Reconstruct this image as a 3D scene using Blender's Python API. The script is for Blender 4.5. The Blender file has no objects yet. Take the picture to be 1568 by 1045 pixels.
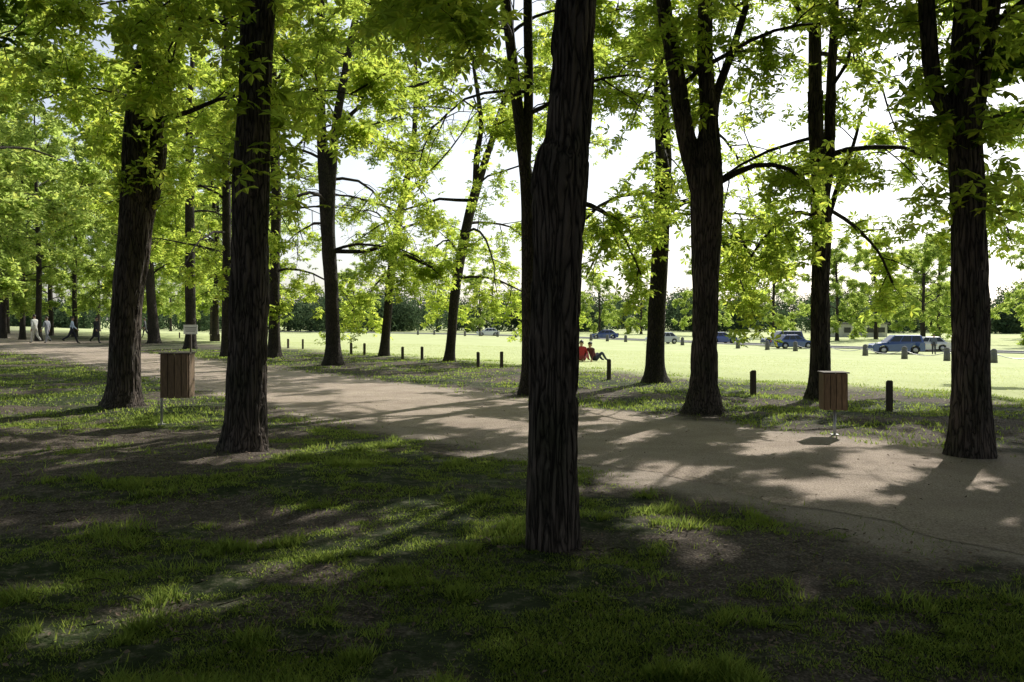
import bpy, bmesh, math, time
import numpy as np
from mathutils import Vector
T0=time.time()
scene=bpy.context.scene
R=math.radians
F=1306.7; CAMH=1.6
EL,AZ=R(40),R(34)
def P3(Y,u,v):  # image pixel coordinates -> metres (x, z) at distance Y
    return ((u-784)/F*Y, CAMH+(490-v)/F*Y)
# ---------------------------------------------------------------- noise
_tab=np.random.RandomState(7).rand(65536)
def _h(i,j,k): return _tab[((i*73856093)^(j*19349663)^(k*83492791))&0xFFFF]
def vn3(x,y,z):
    x=np.asarray(x,float);y=np.asarray(y,float);z=np.asarray(z,float)+0*x
    i=np.floor(x).astype(np.int64);j=np.floor(y).astype(np.int64);k=np.floor(z).astype(np.int64)
    a=x-i;b=y-j;c=z-k
    a=a*a*(3-2*a);b=b*b*(3-2*b);c=c*c*(3-2*c)
    r=0
    for di in(0,1):
        for dj in(0,1):
            for dk in(0,1):
                r=r+_h(i+di,j+dj,k+dk)*(a if di else 1-a)*(b if dj else 1-b)*(c if dk else 1-c)
    return r
def ss(a,b,x):
    t=np.clip((x-a)/(b-a),0,1); return t*t*(3-2*t)
# ---------------------------------------------------------------- mesh builder
class MB:
    def __init__(s): s.v=[];s.f=[];s.off=0
    def add(s,v,f,mat=0,smooth=False):
        v=np.asarray(v,float).reshape(-1,3); f=np.asarray(f,np.int64)
        s.v.append(v); s.f.append((f+s.off,mat,smooth)); s.off+=len(v)
    def mesh(s,name,mats):
        me=bpy.data.meshes.new(name)
        V=np.concatenate(s.v)
        idx=np.concatenate([f.ravel() for f,_,_ in s.f])
        tot=np.concatenate([np.full(len(f),f.shape[1]) for f,_,_ in s.f])
        mi=np.concatenate([np.full(len(f),m) for f,m,_ in s.f])
        sm=np.concatenate([np.full(len(f),q,bool) for f,_,q in s.f])
        st=np.concatenate([[0],np.cumsum(tot)[:-1]])
        me.vertices.add(len(V)); me.vertices.foreach_set("co",V.astype(np.float32).ravel())
        me.loops.add(len(idx)); me.loops.foreach_set("vertex_index",idx.astype(np.int32))
        me.polygons.add(len(tot)); me.polygons.foreach_set("loop_start",st.astype(np.int32))
        me.polygons.foreach_set("material_index",mi.astype(np.int32))
        me.polygons.foreach_set("use_smooth",sm)
        for m in mats: me.materials.append(m)
        me.update(calc_edges=True)
        return me
    def obj(s,name,mats,loc=(0,0,0)):
        o=bpy.data.objects.new(name,s.mesh(name,mats)); o.location=loc
        scene.collection.objects.link(o); return o
def link(name,me,loc,rz=0,sc=1):
    o=bpy.data.objects.new(name,me); o.location=loc; o.rotation_euler=(0,0,rz)
    o.scale=(sc,sc,sc) if not hasattr(sc,'__len__') else sc
    scene.collection.objects.link(o); return o
def norm(v): return v/(np.linalg.norm(v,axis=-1,keepdims=True)+1e-9)
def tube(mb,pts,rad,k=6,mat=0,disp=None,cap=True):
    pts=np.asarray(pts,float);rad=np.asarray(rad,float);n=len(pts)
    t=norm(np.gradient(pts,axis=0))
    av=norm(pts[-1]-pts[0]); ref=np.array([1.,0,0]) if abs(av[2])>.75 else np.array([0,0,1.])
    a=norm(np.cross(np.cross(t,ref),t)); b=np.cross(t,a)
    th=np.linspace(0,2*np.pi,k,endpoint=False)
    rr=rad[:,None]*np.ones((1,k))
    if disp is not None: rr=disp(pts,rr,th)
    v=pts[:,None,:]+rr[...,None]*(np.cos(th)[None,:,None]*a[:,None,:]+np.sin(th)[None,:,None]*b[:,None,:])
    i=np.arange(n-1)[:,None]*k; j=np.arange(k)[None,:]; j2=(j+1)%k
    f=np.stack([i+j,i+j2,i+k+j2,i+k+j],-1).reshape(-1,4)
    mb.add(v,f,mat,True)
    if cap and k<=12:
        o=mb.off-n*k
        mb.f.append((np.array([[o+(n-1)*k+q for q in range(k)]]),mat,False))
        mb.f.append((np.array([[o+q for q in range(k)][::-1]]),mat,False))
def box(mb,c,d,mat=0,taper=1.0,rz=0,ch=0):
    x,y,z=np.array(d)/2.
    v=np.array([[-x,-y,-z],[x,-y,-z],[x,y,-z],[-x,y,-z],[-x*taper,-y*taper,z],[x*taper,-y*taper,z],[x*taper,y*taper,z],[-x*taper,y*taper,z]])
    if rz: 
        cr,sr=math.cos(rz),math.sin(rz); v=np.stack([v[:,0]*cr-v[:,1]*sr,v[:,0]*sr+v[:,1]*cr,v[:,2]],-1)
    mb.add(v+np.array(c),[[0,3,2,1],[4,5,6,7],[0,1,5,4],[1,2,6,5],[2,3,7,6],[3,0,4,7]],mat)
def catmull(C,step):
    C=np.asarray(C,float); out=[]
    E=np.vstack([2*C[0]-C[1],C,2*C[-1]-C[-2]])
    for i in range(1,len(E)-2):
        n=max(2,int(np.linalg.norm(E[i+1,:3]-E[i,:3])/step))
        for q in range(n):
            t=q/n; p0,p1,p2,p3=E[i-1:i+3]
            out.append(.5*((2*p1)+(-p0+p2)*t+(2*p0-5*p1+4*p2-p3)*t*t+(-p0+3*p1-3*p2+p3)*t**3))
    out.append(C[-1]); return np.array(out)
# ---------------------------------------------------------------- materials
def newmat(name):
    m=bpy.data.materials.new(name); m.use_nodes=True; nt=m.node_tree; nt.nodes.clear()
    o=nt.nodes.new("ShaderNodeOutputMaterial"); return m,nt,o
def N(nt,t,**kw):
    n=nt.nodes.new(t)
    for k,v in kw.items():
        if k.startswith('_'): setattr(n,k[1:],v)
        else: n.inputs[k.replace('_',' ')].default_value=v
    return n
def ramp(nt,fac,stops):
    r=nt.nodes.new("ShaderNodeValToRGB"); e=r.color_ramp.elements
    while len(e)<len(stops): e.new(.5)
    for q,(p,c) in zip(e,stops): q.position=p; q.color=(*c,1) if len(c)==3 else c
    nt.links.new(fac,r.inputs[0]); return r
def coords(nt,scale=(1,1,1),kind='Object'):
    tc=nt.nodes.new("ShaderNodeTexCoord"); mp=nt.nodes.new("ShaderNodeMapping")
    mp.inputs['Scale'].default_value=scale; nt.links.new(tc.outputs[kind],mp.inputs[0]); return mp.outputs[0]
def simple(name,c,rough=.6,metal=0,var=.25,nscale=8,bump=0,coat=0):
    m,nt,o=newmat(name); b=N(nt,"ShaderNodeBsdfPrincipled",Roughness=rough,Metallic=metal)
    if coat: b.inputs['Coat Weight'].default_value=coat
    nz=N(nt,"ShaderNodeTexNoise",Scale=nscale,Detail=5); nt.links.new(coords(nt),nz.inputs['Vector'])
    r=ramp(nt,nz.outputs[0],[(.25,tuple(x*(1-var) for x in c)),(.75,tuple(min(1,x*(1+var)) for x in c))])
    nt.links.new(r.outputs[0],b.inputs['Base Color'])
    if bump:
        bp=N(nt,"ShaderNodeBump",Strength=bump,Distance=.02); nt.links.new(nz.outputs[0],bp.inputs['Height']); nt.links.new(bp.outputs[0],b.inputs['Normal'])
    nt.links.new(b.outputs[0],o.inputs[0]); return m
def barkmat(name,dark,light,zs=.16,sc=26):
    m,nt,o=newmat(name); b=N(nt,"ShaderNodeBsdfPrincipled",Roughness=.85)
    b.inputs['Specular IOR Level'].default_value=.25
    c=coords(nt,(1,1,zs))
    wn=N(nt,"ShaderNodeTexNoise",Scale=7,Detail=3); nt.links.new(c,wn.inputs['Vector'])
    mx=N(nt,"ShaderNodeMix",_data_type='VECTOR'); mx.inputs[0].default_value=.12
    nt.links.new(c,mx.inputs[4]); nt.links.new(wn.outputs['Color'],mx.inputs[5])
    vo=N(nt,"ShaderNodeTexVoronoi",Scale=sc,_feature='DISTANCE_TO_EDGE'); nt.links.new(mx.outputs[1],vo.inputs['Vector'])
    fr=ramp(nt,vo.outputs['Distance'],[(0,(0,0,0)),(.22,(1,1,1))])
    fn=N(nt,"ShaderNodeTexNoise",Scale=45,Detail=6,Roughness=.65); nt.links.new(coords(nt,(1,1,.35)),fn.inputs['Vector'])
    mu=N(nt,"ShaderNodeMath",_operation='MULTIPLY_ADD'); nt.links.new(fn.outputs[0],mu.inputs[0]); mu.inputs[1].default_value=.7
    nt.links.new(fr.outputs[0],mu.inputs[2])
    big=N(nt,"ShaderNodeTexNoise",Scale=2.6,Detail=5); nt.links.new(coords(nt,(1,1,.6)),big.inputs['Vector'])
    cr=ramp(nt,mu.outputs[0],[(.25,dark),(1.0,light)])
    hs=N(nt,"ShaderNodeMix",_data_type='RGBA',_blend_type='MULTIPLY'); hs.inputs[0].default_value=.85
    br=ramp(nt,big.outputs[0],[(.3,(.5,.6,.42)),(.5,(.85,.83,.8)),(.7,(1.35,1.28,1.22))])
    nt.links.new(cr.outputs[0],hs.inputs[6]); nt.links.new(br.outputs[0],hs.inputs[7])
    nt.links.new(hs.outputs[2],b.inputs['Base Color'])
    bp=N(nt,"ShaderNodeBump",Strength=1,Distance=.03); nt.links.new(mu.outputs[0],bp.inputs['Height'])
    nt.links.new(bp.outputs[0],b.inputs['Normal']); nt.links.new(b.outputs[0],o.inputs[0]); return m
def leafmat(name,dif,tra,tw=.55,dark=.55):
    m,nt,o=newmat(name)
    g=nt.nodes.new("ShaderNodeNewGeometry")
    d=N(nt,"ShaderNodeBsdfDiffuse")
    t=N(nt,"ShaderNodeBsdfTranslucent")
    r1=ramp(nt,g.outputs['Random Per Island'],[(0,tuple(x*dark for x in dif)),(.6,dif),(1,(dif[0]*1.6,dif[1]*1.3,dif[2]))])
    r2=ramp(nt,g.outputs['Random Per Island'],[(0,tuple(x*(dark+.15) for x in tra)),(.6,tra),(1,(min(1,tra[0]*1.3),min(1,tra[1]*1.08),tra[2]))])
    nt.links.new(r1.outputs[0],d.inputs['Color']); nt.links.new(r2.outputs[0],t.inputs['Color'])
    mx=nt.nodes.new("ShaderNodeMixShader"); mx.inputs[0].default_value=tw
    nt.links.new(d.outputs[0],mx.inputs[1]); nt.links.new(t.outputs[0],mx.inputs[2]); nt.links.new(mx.outputs[0],o.inputs[0])
    return m
M_bark=barkmat("bark_furrowed",(.008,.007,.006),(.125,.102,.088),zs=.1)  # furrows drawn near-black in the colour, making up for flat shading
M_bark2=barkmat("bark_plain",(.014,.011,.01),(.07,.058,.05),zs=.25,sc=30)
M_leaf=leafmat("chestnut_leaf",(.04,.075,.013),(.66,.84,.13),.68,.5)
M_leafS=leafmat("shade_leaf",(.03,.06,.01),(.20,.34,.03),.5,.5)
M_leafF=leafmat("far_leaf",(.07,.115,.03),(.62,.80,.19),.66)
M_leafD=leafmat("distant_leaf",(.04,.068,.042),(.12,.19,.09),.4)  # distance haze is put into the leaf colour of the far belt
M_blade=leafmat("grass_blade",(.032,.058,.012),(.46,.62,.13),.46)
M_lawnblade=leafmat("lawn_blade",(.27,.33,.12),(.62,.72,.27),.5,.85)  # pale like the lawn base: sunlit brightness put into the blade colour
M_litter=simple("dry_leaf",(.17,.12,.08),.8,var=.6,nscale=30)
# ---------------------------------------------------------------- terrain
CL=np.array([(24,-19),(13,-4),(5.14,6.97),(2.45,10.54),(-.03,13.6),(-4.76,20.3),(-12.2,30.4),(-29.7,53.2),(-55,86),(-95,136)],float)
def segd(x,y,a,b):
    a=np.array(a,float);b=np.array(b,float); d=b-a; t=np.clip(((x-a[0])*d[0]+(y-a[1])*d[1])/(d@d+1e-9),0,1)
    return np.hypot(x-a[0]-t*d[0],y-a[1]-t*d[1])
def pdist(x,y):
    x=np.asarray(x,float);y=np.asarray(y,float); best=np.full(np.broadcast(x,y).shape,1e9)
    for a,b in zip(CL[:-1],CL[1:]): best=np.minimum(best,segd(x,y,a,b))
    return best
def sfield(x,y): return (x-5.7)*.81+(y-9.5)*.59
def Hh(x,y):
    x=np.asarray(x,float);y=np.asarray(y,float)
    s=sfield(x,y); z=-1.5*ss(4,62,s)
    m=ss(2.5,4.2,pdist(x,y))*(1-ss(60,120,np.hypot(x,y)))*(1-ss(9,16,s)*.85)
    z=z+m*(.10*(vn3(x*.45,y*.45,3)-.4)+.05*(vn3(x*1.5,y*1.5,9)-.5)+.028*(vn3(x*5,y*5,5)-.5))
    return z
TREEXY=[]
def dirt(x,y):
    n=.55*vn3(x*.55+9,y*.85,1)+.3*vn3(x*1.6,y*2.2,2)+.26*vn3(x*5,y*6,3)
    n=n+.25*np.exp(-((x+6.0)/3.5)**2-((y-10.5)/3.2)**2)
    for (tx,ty) in TREEXY[:8]:
        n=n+.16*np.exp(-((x-tx)**2+(y-ty)**2)/.35)
    n=n+.22*(1-ss(2.1,3.1,pdist(x,y)))
    return ss(.46,.70,n)
# canopy openings cut to place sun patches (segment ends on the ground, half width)
GAPS=[((-.5,7.2),(-1.05,6.0),.42),((-1.0,6.0),(-2.2,4.3),.24),((.95,7.0),(1.3,5.9),.3),((4.4,10.0),(3.1,7.9),.5),((1.9,9.2),(1.1,8.2),.2),((-1.1,11.7),(-3.2,9.3),.3),
 ((-2.6,15.6),(.1,12.2),.5),((-4.6,17),(-1.6,17.6),.4),((-10,13),(-5.3,12.4),.2),((-5.2,13.6),(-3.8,14.4),.25),((-9,25),(-22,44),1.5),((1.8,5.4),(1.7,5.0),.14),((4.8,8.9),(4.4,8.1),.25),
 ((4.3,12.5),(6.2,11.0),.45),((2.0,15.0),(3.0,16.4),.5),((6.9,15.2),(8,16.2),.7),((-9.5,19.5),(-8,18.3),.8),((-17,30),(-14,27),1.6),((.2,20),(-2,24),1.2),((.9,12.9),(1.9,13.6),.25),((-3.6,11.8),(-5,11.0),.2)]
kx,ky=math.sin(AZ)/math.tan(EL),math.cos(AZ)/math.tan(EL)
def cull(W,rng):
    gx=W[:,0]-W[:,2]*kx; gy=W[:,1]-W[:,2]*ky
    nz=.5*vn3(gx*2.6,gy*2.6,33)+.6*vn3(gx*6,gy*6,34)
    kill=np.zeros(len(W),bool)
    for a,b,r in GAPS: kill|=segd(gx,gy,a,b)<(r+.14)*(.05+1.5*nz)
    return ~kill
# ---------------------------------------------------------------- trees
def leaf_template(pal=True):
    v=[];f=[]
    if pal:
        for a,l in zip((-105,-52,0,52,105),(.68,.92,1,.92,.68)):
            a=R(a); d=np.array([math.cos(a),math.sin(a)]); p=np.array([-d[1],d[0]]); o=len(v)
            v+= [(0,0,0),(*(d*.62*l-p*.21*l),-.05),(*(d*l),-.3*l),(*(d*.62*l+p*.21*l),-.05)]
            f.append((o,o+1,o+2,o+3))
    else:
        for a in (0,125,235):
            a=R(a); d=np.array([math.cos(a),math.sin(a)]); p=np.array([-d[1],d[0]]); o=len(v)
            v+=[(0,0,0),(*(d*.55-p*.25),0.02),(*d,-.2),(*(d*.55+p*.25),0.02)]; f.append((o,o+1,o+2,o+3))
    return np.array(v,float),np.array(f)
LT=leaf_template(); LT2=leaf_template(False)
def add_leaves(mb,C,size,tpl,mat,rng,flat=1.0):
    C=np.asarray(C); n=len(C); tv,tf=tpl
    nr=norm(np.array([0,0,flat])+rng.normal(0,.55,(n,3)))
    rd=rng.normal(0,1,(n,3)); t=norm(np.cross(nr,rd)); b=np.cross(nr,t)
    sz=size*rng.uniform(.65,1.2,(n,1,1))
    v=C[:,None,:]+sz*(tv[None,:,0:1]*t[:,None]+tv[None,:,1:2]*b[:,None]+tv[None,:,2:3]*nr[:,None])
    f=(tf[None]+np.arange(n)[:,None,None]*len(tv)).reshape(-1,4)
    mb.add(v,f,mat,False)
def curve(p,d,L,n,droop,rng,wob):
    pts=[np.array(p,float)]; d=norm(np.array(d,float))
    for i in range(n):
        d=norm(d+np.array([0,0,-droop/n])+rng.normal(0,wob,3)); pts.append(pts[-1]+d*L/n)
    return np.array(pts)
def twig(mb,C,p,d,L,rng,nl,r=.006):
    q=curve(p,d,L,3,.5,rng,.12); tube(mb,q,np.linspace(r,r*.5,4),3,1,cap=False)
    t=rng.uniform(.15,1.1,nl)*3; i=np.minimum(t.astype(int),2); fr=(t-i)[:,None]
    C.append(q[i]*(1-fr)+q[i+1]*fr+rng.normal(0,.12,(nl,3)))
def leafy(mb,C,pts,L,rng,nsub,ntw,nl,r,t0=.25):
    n=len(pts)-1
    for j in range(nsub):
        t=t0+(1-t0)*(j+rng.uniform(0,1))/nsub; i=min(int(t*n),n-1); p=pts[i]+(pts[i+1]-pts[i])*(t*n-i)
        tan=norm(pts[i+1]-pts[i]); w=rng.normal(0,1,3); w[2]*=.45; w=norm(w-tan*(w@tan))
        L2=L*rng.uniform(.22,.42)*(1.25-.55*t)
        q=curve(p,tan*.6+w+np.array([0,0,.15]),L2,4,rng.uniform(.2,.9),rng,.14)
        tube(mb,q,np.linspace(min(r*.45,.02),.006,5),4,1,cap=False)
        for k in range(ntw):
            tt=rng.uniform(.2,1)*4; a=min(int(tt),3); pp=q[a]+(q[a+1]-q[a])*(tt-a)
            w=rng.normal(0,1,3); w[2]*=.5
            twig(mb,C,pp,norm(q[a+1]-q[a])*.5+norm(w),rng.uniform(.3,.85),rng,nl)
def make_tree(Y,stems,top=17,c0=4.5,Rr=4.6,nl=15,limbs=16,seed=0,extra=[],epi=(0,0,0),fine=1,leafsize=.185,nsub=6,ntw=5,fallr=1.0,tpl=None,mat_leaf=None,name="chestnut_tree",flare=.45,thin=.93,loc=None,dens=0.0,cut=True):
    rng=np.random.RandomState(seed+100)
    mb=MB(); bx,_=P3(Y,stems[0][0][0],490); wx,wy=loc or (bx,Y); zb=float(Hh(wx,wy)); TREEXY.append((wx,wy))
    base=np.array([wx,wy,zb]); S=[]
    zref=zb if loc is None else 0
    for si,st in enumerate(stems):
        C=[]; dy=0
        for (u,v,h) in st:
            x,z=P3(Y,u,v); C.append([x-bx,dy,z-zref,h/F*Y*thin]); 
            if si>0: dy+=rng.uniform(-.05,.12)
        if si==0: C[0][2]=0; C.insert(0,[C[0][0],0,-.3,C[0][3]*1.08])
        C=np.array(C)
        htop=top*(1 if si==0 else rng.uniform(.8,.95))
        d=norm(C[-1,:3]-C[-2,:3]); p=C[-1].copy()
        nseg=5
        if p[2]<htop-1:
            hh=np.linspace(p[2],htop,nseg+1)[1:]; r0=p[3]
            for q,hz in enumerate(hh):
                d=norm(d*.7+np.array([0,0,.5])+rng.normal(0,.06,3)); l=(hz-p[2])/max(d[2],.4)
                p=np.array([*(p[:3]+d*l),max(.03,r0*(1-(q+1)/nseg*.85))]); C=np.vstack([C,p])
        S.append(C)
        if fine==3: step,k=.02,150
        elif fine==2: step,k=.04,72
        else: step,k=.12,24
        if si>0 and fine==3:k=40
        D=catmull(C,.25)
        lo=D[D[:,2]<=(6.5 if fine>1 else 99)]; hi=D[D[:,2]>(6.5 if fine>1 else 99)]
        def disp(pts,rr,th,fine=fine,si=si,seed=seed):
            z=pts[:,2:3]; c=np.cos(th)[None]; s=np.sin(th)[None]
            if si==0:
                lob=.5+.5*np.cos(th*5+seed)[None]*.6+.3*np.sin(th*3+seed*2)[None]
                rr=rr*(1+flare*(.3+.9*lob)*np.exp(-np.maximum(z,0)/.15)*.5)
            rr=rr*(1+.13*(vn3(c*1.2+seed,s*1.2+seed,z*1.1)-.5)+.09*(vn3(c*2.6+seed,s*2.6,z*2.3+seed)-.5))
            if fine>1:
                w=vn3(c*3+seed,s*3,z*2.5)*1.6
                fr=rr/.2*6
                n=vn3(c*fr+w+seed,s*fr+w,z*1.9+w*.5)
                rid=np.abs(2*n-1); rr=rr+.026*(np.minimum(rid*2.6,1)-.75)*np.minimum(1,rr/.12)
                n2=vn3(c*fr*2.3,s*fr*2.3+seed,z*9)
                rr=rr+.008*(n2-.5)
            return rr
        if len(lo)>2:
            f=np.linalg.norm(np.diff(lo[:,:3],axis=0),axis=1).cumsum(); f=np.r_[0,f]
            g=np.arange(0,f[-1],step); g=np.r_[g,f[-1]]
            L=np.stack([np.interp(g,f,lo[:,q]) for q in range(4)],-1)
            tube(mb,L[:,:3],L[:,3],k,0,disp,cap=False)
        if len(hi)>2: tube(mb,np.vstack([lo[-1:,:3],hi[:,:3]]) if len(lo) else hi[:,:3],np.r_[lo[-1:,3],hi[:,3]] if len(lo) else hi[:,3],10,0,cap=False)
    C=[]
    for j in range(limbs):
        hz=c0+(top-c0)*((j+rng.uniform(0,1))/limbs)**1.05
        cand=[s for s in S if s[-1,2]>hz and s[0,2]<hz] or [S[0]]
        s=cand[rng.randint(len(cand))]; px=[np.interp(hz,s[:,2],s[:,q]) for q in (0,1)]
        rloc=np.interp(hz,s[:,2],s[:,3])
        az=j*2.4+rng.uniform(-.5,.5)
        rel=(hz-c0)/(top-c0); L=Rr*(.75+.5*math.sin(min(1,rel*1.3)*math.pi*.8))*(1-.45*rel)*rng.uniform(.8,1.2)
        el=R(rng.uniform(10,45)+rel*25)
        d=np.array([math.cos(az)*math.cos(el),math.sin(az)*math.cos(el),math.sin(el)])
        r0=max(.018,min(rloc*.4,.013*L))
        q=curve([px[0],px[1],hz],d,L,8,rng.uniform(.7,1.3)*fallr*(1-.5*rel),rng,.13)
        tube(mb,q,np.linspace(r0,.008,9),6,1,cap=False)
        leafy(mb,C,q,L,rng,nsub,ntw,int(nl*(1+dens*ss(.15,.5,rel))),r0)
    for ex in extra:
        pts,amt=ex; E=[]
        for (u,v,h,dy) in pts:
            x,z=P3(Y,u,v); E.append([x-bx,dy,z-zb,h/F*Y])
        E=catmull(E,.25); tube(mb,E[:,:3],E[:,3],8,1,cap=False)
        if amt: leafy(mb,C,E[:,:3],4.0,rng,amt,5,14,.03,.3)
    ne,z0,z1=epi
    for j in range(ne):
        hz=rng.uniform(z0,z1); s=S[rng.randint(len(S))]
        if not(s[0,2]<hz<s[-1,2]): s=S[0]
        c=np.array([np.interp(hz,s[:,2],s[:,q]) for q in range(4)]); az=rng.uniform(0,6.28)
        d=np.array([math.cos(az),math.sin(az),.5]); twig(mb,C,[c[0]+d[0]*c[3]*.9,c[1]+d[1]*c[3]*.9,hz],d,rng.uniform(.25,.6),rng,9)
    C=np.concatenate(C)
    if cut: C=C[cull(C+base,rng)]
    add_leaves(mb,C,leafsize,tpl or LT,2,rng)
    return mb.obj(name,[M_bark if fine>1 else M_bark2,M_bark2,mat_leaf or M_leaf],tuple(base))
CH="chestnut_tree"
make_tree(6.0,[[(846,838,43),(847,600,39),(851,450,39.5),(856,330,42),(856,285,46),(862,240,42),(868,215,36),(876,100,33),(881,0,31)]],15,6.2,4.2,17,15,1,fine=3,epi=(2,4.2,5),flare=.15,thin=.97,dens=.4)
make_tree(10.3,[[(375,692,36),(377,600,31),(382,450,30),(384,300,29),(390,150,26),(398,0,26)]],16,5.6,4.4,17,16,2,fine=2,epi=(26,3.0,5.8),dens=.7)
make_tree(15.5,[[(187,625,33),(190,590,27),(192,500,24),(200,420,26),(209,330,27),(205,270,21),(208,190,18),(222,90,16),(235,0,15)],[(208,400,16),(222,320,17),(236,250,14),(238,170,12),(262,70,10),(285,0,8)]],18,4.9,5.0,20,20,3,fine=2,epi=(60,3.2,7.5),thin=.88,dens=.5)
make_tree(10.05,[[(1487,697,36),(1487,600,29),(1485,450,28),(1482,300,27),(1477,200,26),(1476,100,22),(1482,0,20)],[(1470,240,14),(1448,175,14),(1432,120,13),(1420,0,12)],[(1490,210,12),(1505,120,10),(1527,0,9)]],16,4.4,4.4,16,18,4,fine=2,epi=(50,2.8,5.6),flare=.25,dens=1.1)
make_tree(14.7,[[(1078,633,34),(1078,590,23),(1080,450,21),(1082,330,25),(1083,270,25),(1086,180,15),(1080,100,13),(1080,0,12)],[(1072,290,18),(1052,210,15),(1040,140,14),(1028,70,13),(1015,0,12)]],17,5.2,4.8,14,18,5,fine=2,
  extra=[([(1092,180,8,0),(1100,140,7,.1),(1125,75,6,.2),(1150,0,5,.3)],3),([(1098,280,6,0),(1150,257,4,-.2),(1200,264,3,-.3),(1235,300,2,-.4)],5)],epi=(10,5.0,7),dens=1.3)
make_tree(17.4,[[(1256,612,22),(1256,570,16),(1256,450,14),(1258,340,15),(1256,290,14),(1250,200,12),(1248,100,11),(1250,0,10)],[(1262,310,8),(1272,240,9),(1278,120,8),(1285,0,7)]],17,4.6,5.2,14,18,6,fine=2,fallr=1.25,dens=1.3,
  extra=[([(1266,340,5,0),(1290,280,4,.2),(1315,220,3,.3),(1332,165,2,.4)],4),([(1244,330,3,0),(1200,330,3,-.3),(1150,380,2,-.5),(1120,430,2,-.6)],7),([(1268,320,3,0),(1320,340,3,.5),(1370,380,2,.8),(1400,430,2,1)],7)])
make_tree(21.3,[[(1003,588,22),(1003,560,16),(1006,480,14),(1012,350,14),(1016,250,13),(1012,150,12),(1012,0,10)]],17,4.0,5.2,14,17,7,fallr=1.35,dens=.9,
  extra=[([(1018,330,3,0),(1060,310,3,-.3),(1110,350,2,-.6),(1140,410,2,-1)],7),([(1008,340,3,0),(970,330,2,.5),(930,370,2,1),(905,420,1.5,1.4)],7)])
make_tree(18.2,[[(808,605,15),(810,560,12),(809,450,11),(808,300,11),(801,230,10),(788,120,9),(774,0,8)],[(806,250,8),(810,150,8),(808,0,7)]],17,5.6,4.6,12,16,8,dens=1.0,
  extra=[([(815,300,5,0),(860,305,4,0),(905,314,4,.1),(940,335,3,.2),(965,375,2,.3),(985,420,1.5,.3)],6)])
make_tree(32.2,[[(688,555,10),(691,520,8),(698,440,8),(710,370,8),(725,305,8),(742,250,6),(757,205,5),(768,175,4)],[(728,300,5),(730,240,5),(737,190,4),(728,120,3)]],14,2.9,4.8,14,15,9,fallr=1.35)
make_tree(37.3,[[(588,547,9),(592,500,7),(598,430,7),(607,360,6.5),(618,300,6),(630,240,5),(636,180,4),(636,120,4)]],15,2.9,5.4,15,16,10,fallr=1.35)
make_tree(29.9,[[(510,560,17),(510,530,12),(508,450,11.5),(502,350,12),(500,280,13),(492,200,8),(491,100,7),(491,0,6)],[(506,290,8),(515,190,7),(530,100,6),(548,0,5)]],18,3.7,5.0,15,18,11,
  extra=[([(512,385,3.5,0),(560,386,3,-.2),(592,380,3,-.4),(630,395,2.5,-.5),(665,412,2,-.6)],7),([(512,210,4,0),(545,165,3,.2),(600,138,3,.4),(656,118,2,.6)],7)],fallr=1.35)
make_tree(36,[[(420,550,12),(420,500,9),(421,400,8),(423,300,8),(418,150,7),(418,0,6)]],19,3.6,5.4,17,19,12,fallr=1.35)
make_tree(37.5,[[(347,552,10),(347,500,8),(347,350,7),(345,100,6)]],19,3.6,5.4,17,19,13,fallr=1.3)
make_tree(46.5,[[(292,536,11),(292,500,8.5),(291,400,8),(290,200,6)]],20,4.6,5.4,14,18,14,leafsize=.24,tpl=LT2,fallr=1.2)
make_tree(58,[[(236,527,11),(234,490,8),(229,420,7),(225,300,6)]],20,3.8,5.8,14,18,15,leafsize=.27,tpl=LT2)
make_tree(65,[[(329,522,6),(330,480,5),(333,380,4)]],20,3.6,6,14,18,16,leafsize=.27,tpl=LT2)
# variants for surrounding / distant trees
GEN=[(784,490+CAMH*F/50,.36*F/50),(785,500,.27*F/50),(783,400,.23*F/50),(788,250,.17*F/50)]
def variant(seed,h,c0,Rr,limbs,nl,ls,ml=None):
    o=make_tree(50,[GEN],h,c0,Rr,nl,limbs,seed,leafsize=ls,tpl=LT2,mat_leaf=ml or M_leafF,nsub=6,ntw=5,cut=False)
    me=o.data; bpy.data.objects.remove(o); TREEXY.pop(); return me
V=[variant(31,19,4.6,5.8,20,13,.28),variant(32,21,5.0,6,21,13,.28),variant(33,17,3.4,5.8,19,13,.28),variant(34,14,1.6,6.2,20,14,.33)]
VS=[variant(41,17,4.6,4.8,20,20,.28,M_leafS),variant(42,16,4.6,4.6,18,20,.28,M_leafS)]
rng=np.random.RandomState(5)
def plant(x,y,me,sc=1,rz=None,name=CH):
    link(name,me,(x,y,float(Hh(x,y))),rng.uniform(0,6.28) if rz is None else rz,sc)
# off-frame trees, some continuing the rows, added to shade the foreground
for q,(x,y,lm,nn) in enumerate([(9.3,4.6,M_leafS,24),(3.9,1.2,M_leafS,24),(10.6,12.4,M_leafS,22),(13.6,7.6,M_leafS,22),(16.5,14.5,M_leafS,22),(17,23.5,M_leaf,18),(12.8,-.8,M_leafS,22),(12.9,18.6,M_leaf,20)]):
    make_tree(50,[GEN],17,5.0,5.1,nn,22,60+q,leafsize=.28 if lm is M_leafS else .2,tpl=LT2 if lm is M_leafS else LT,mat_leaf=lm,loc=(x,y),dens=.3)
for q,(x,y) in enumerate([(7.6,-3.6),(-11.5,11.0),(-4.5,-3.5),(1.5,-8),(-9.5,2.5),(-11,-7),(8,-11),(-15,5),(-1.5,-13),(-18,-2)]):  # unseen trees behind and left of the camera, added to dim the skylight
    plant(x,y,VS[q%2],rng.uniform(.95,1.05))
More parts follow.
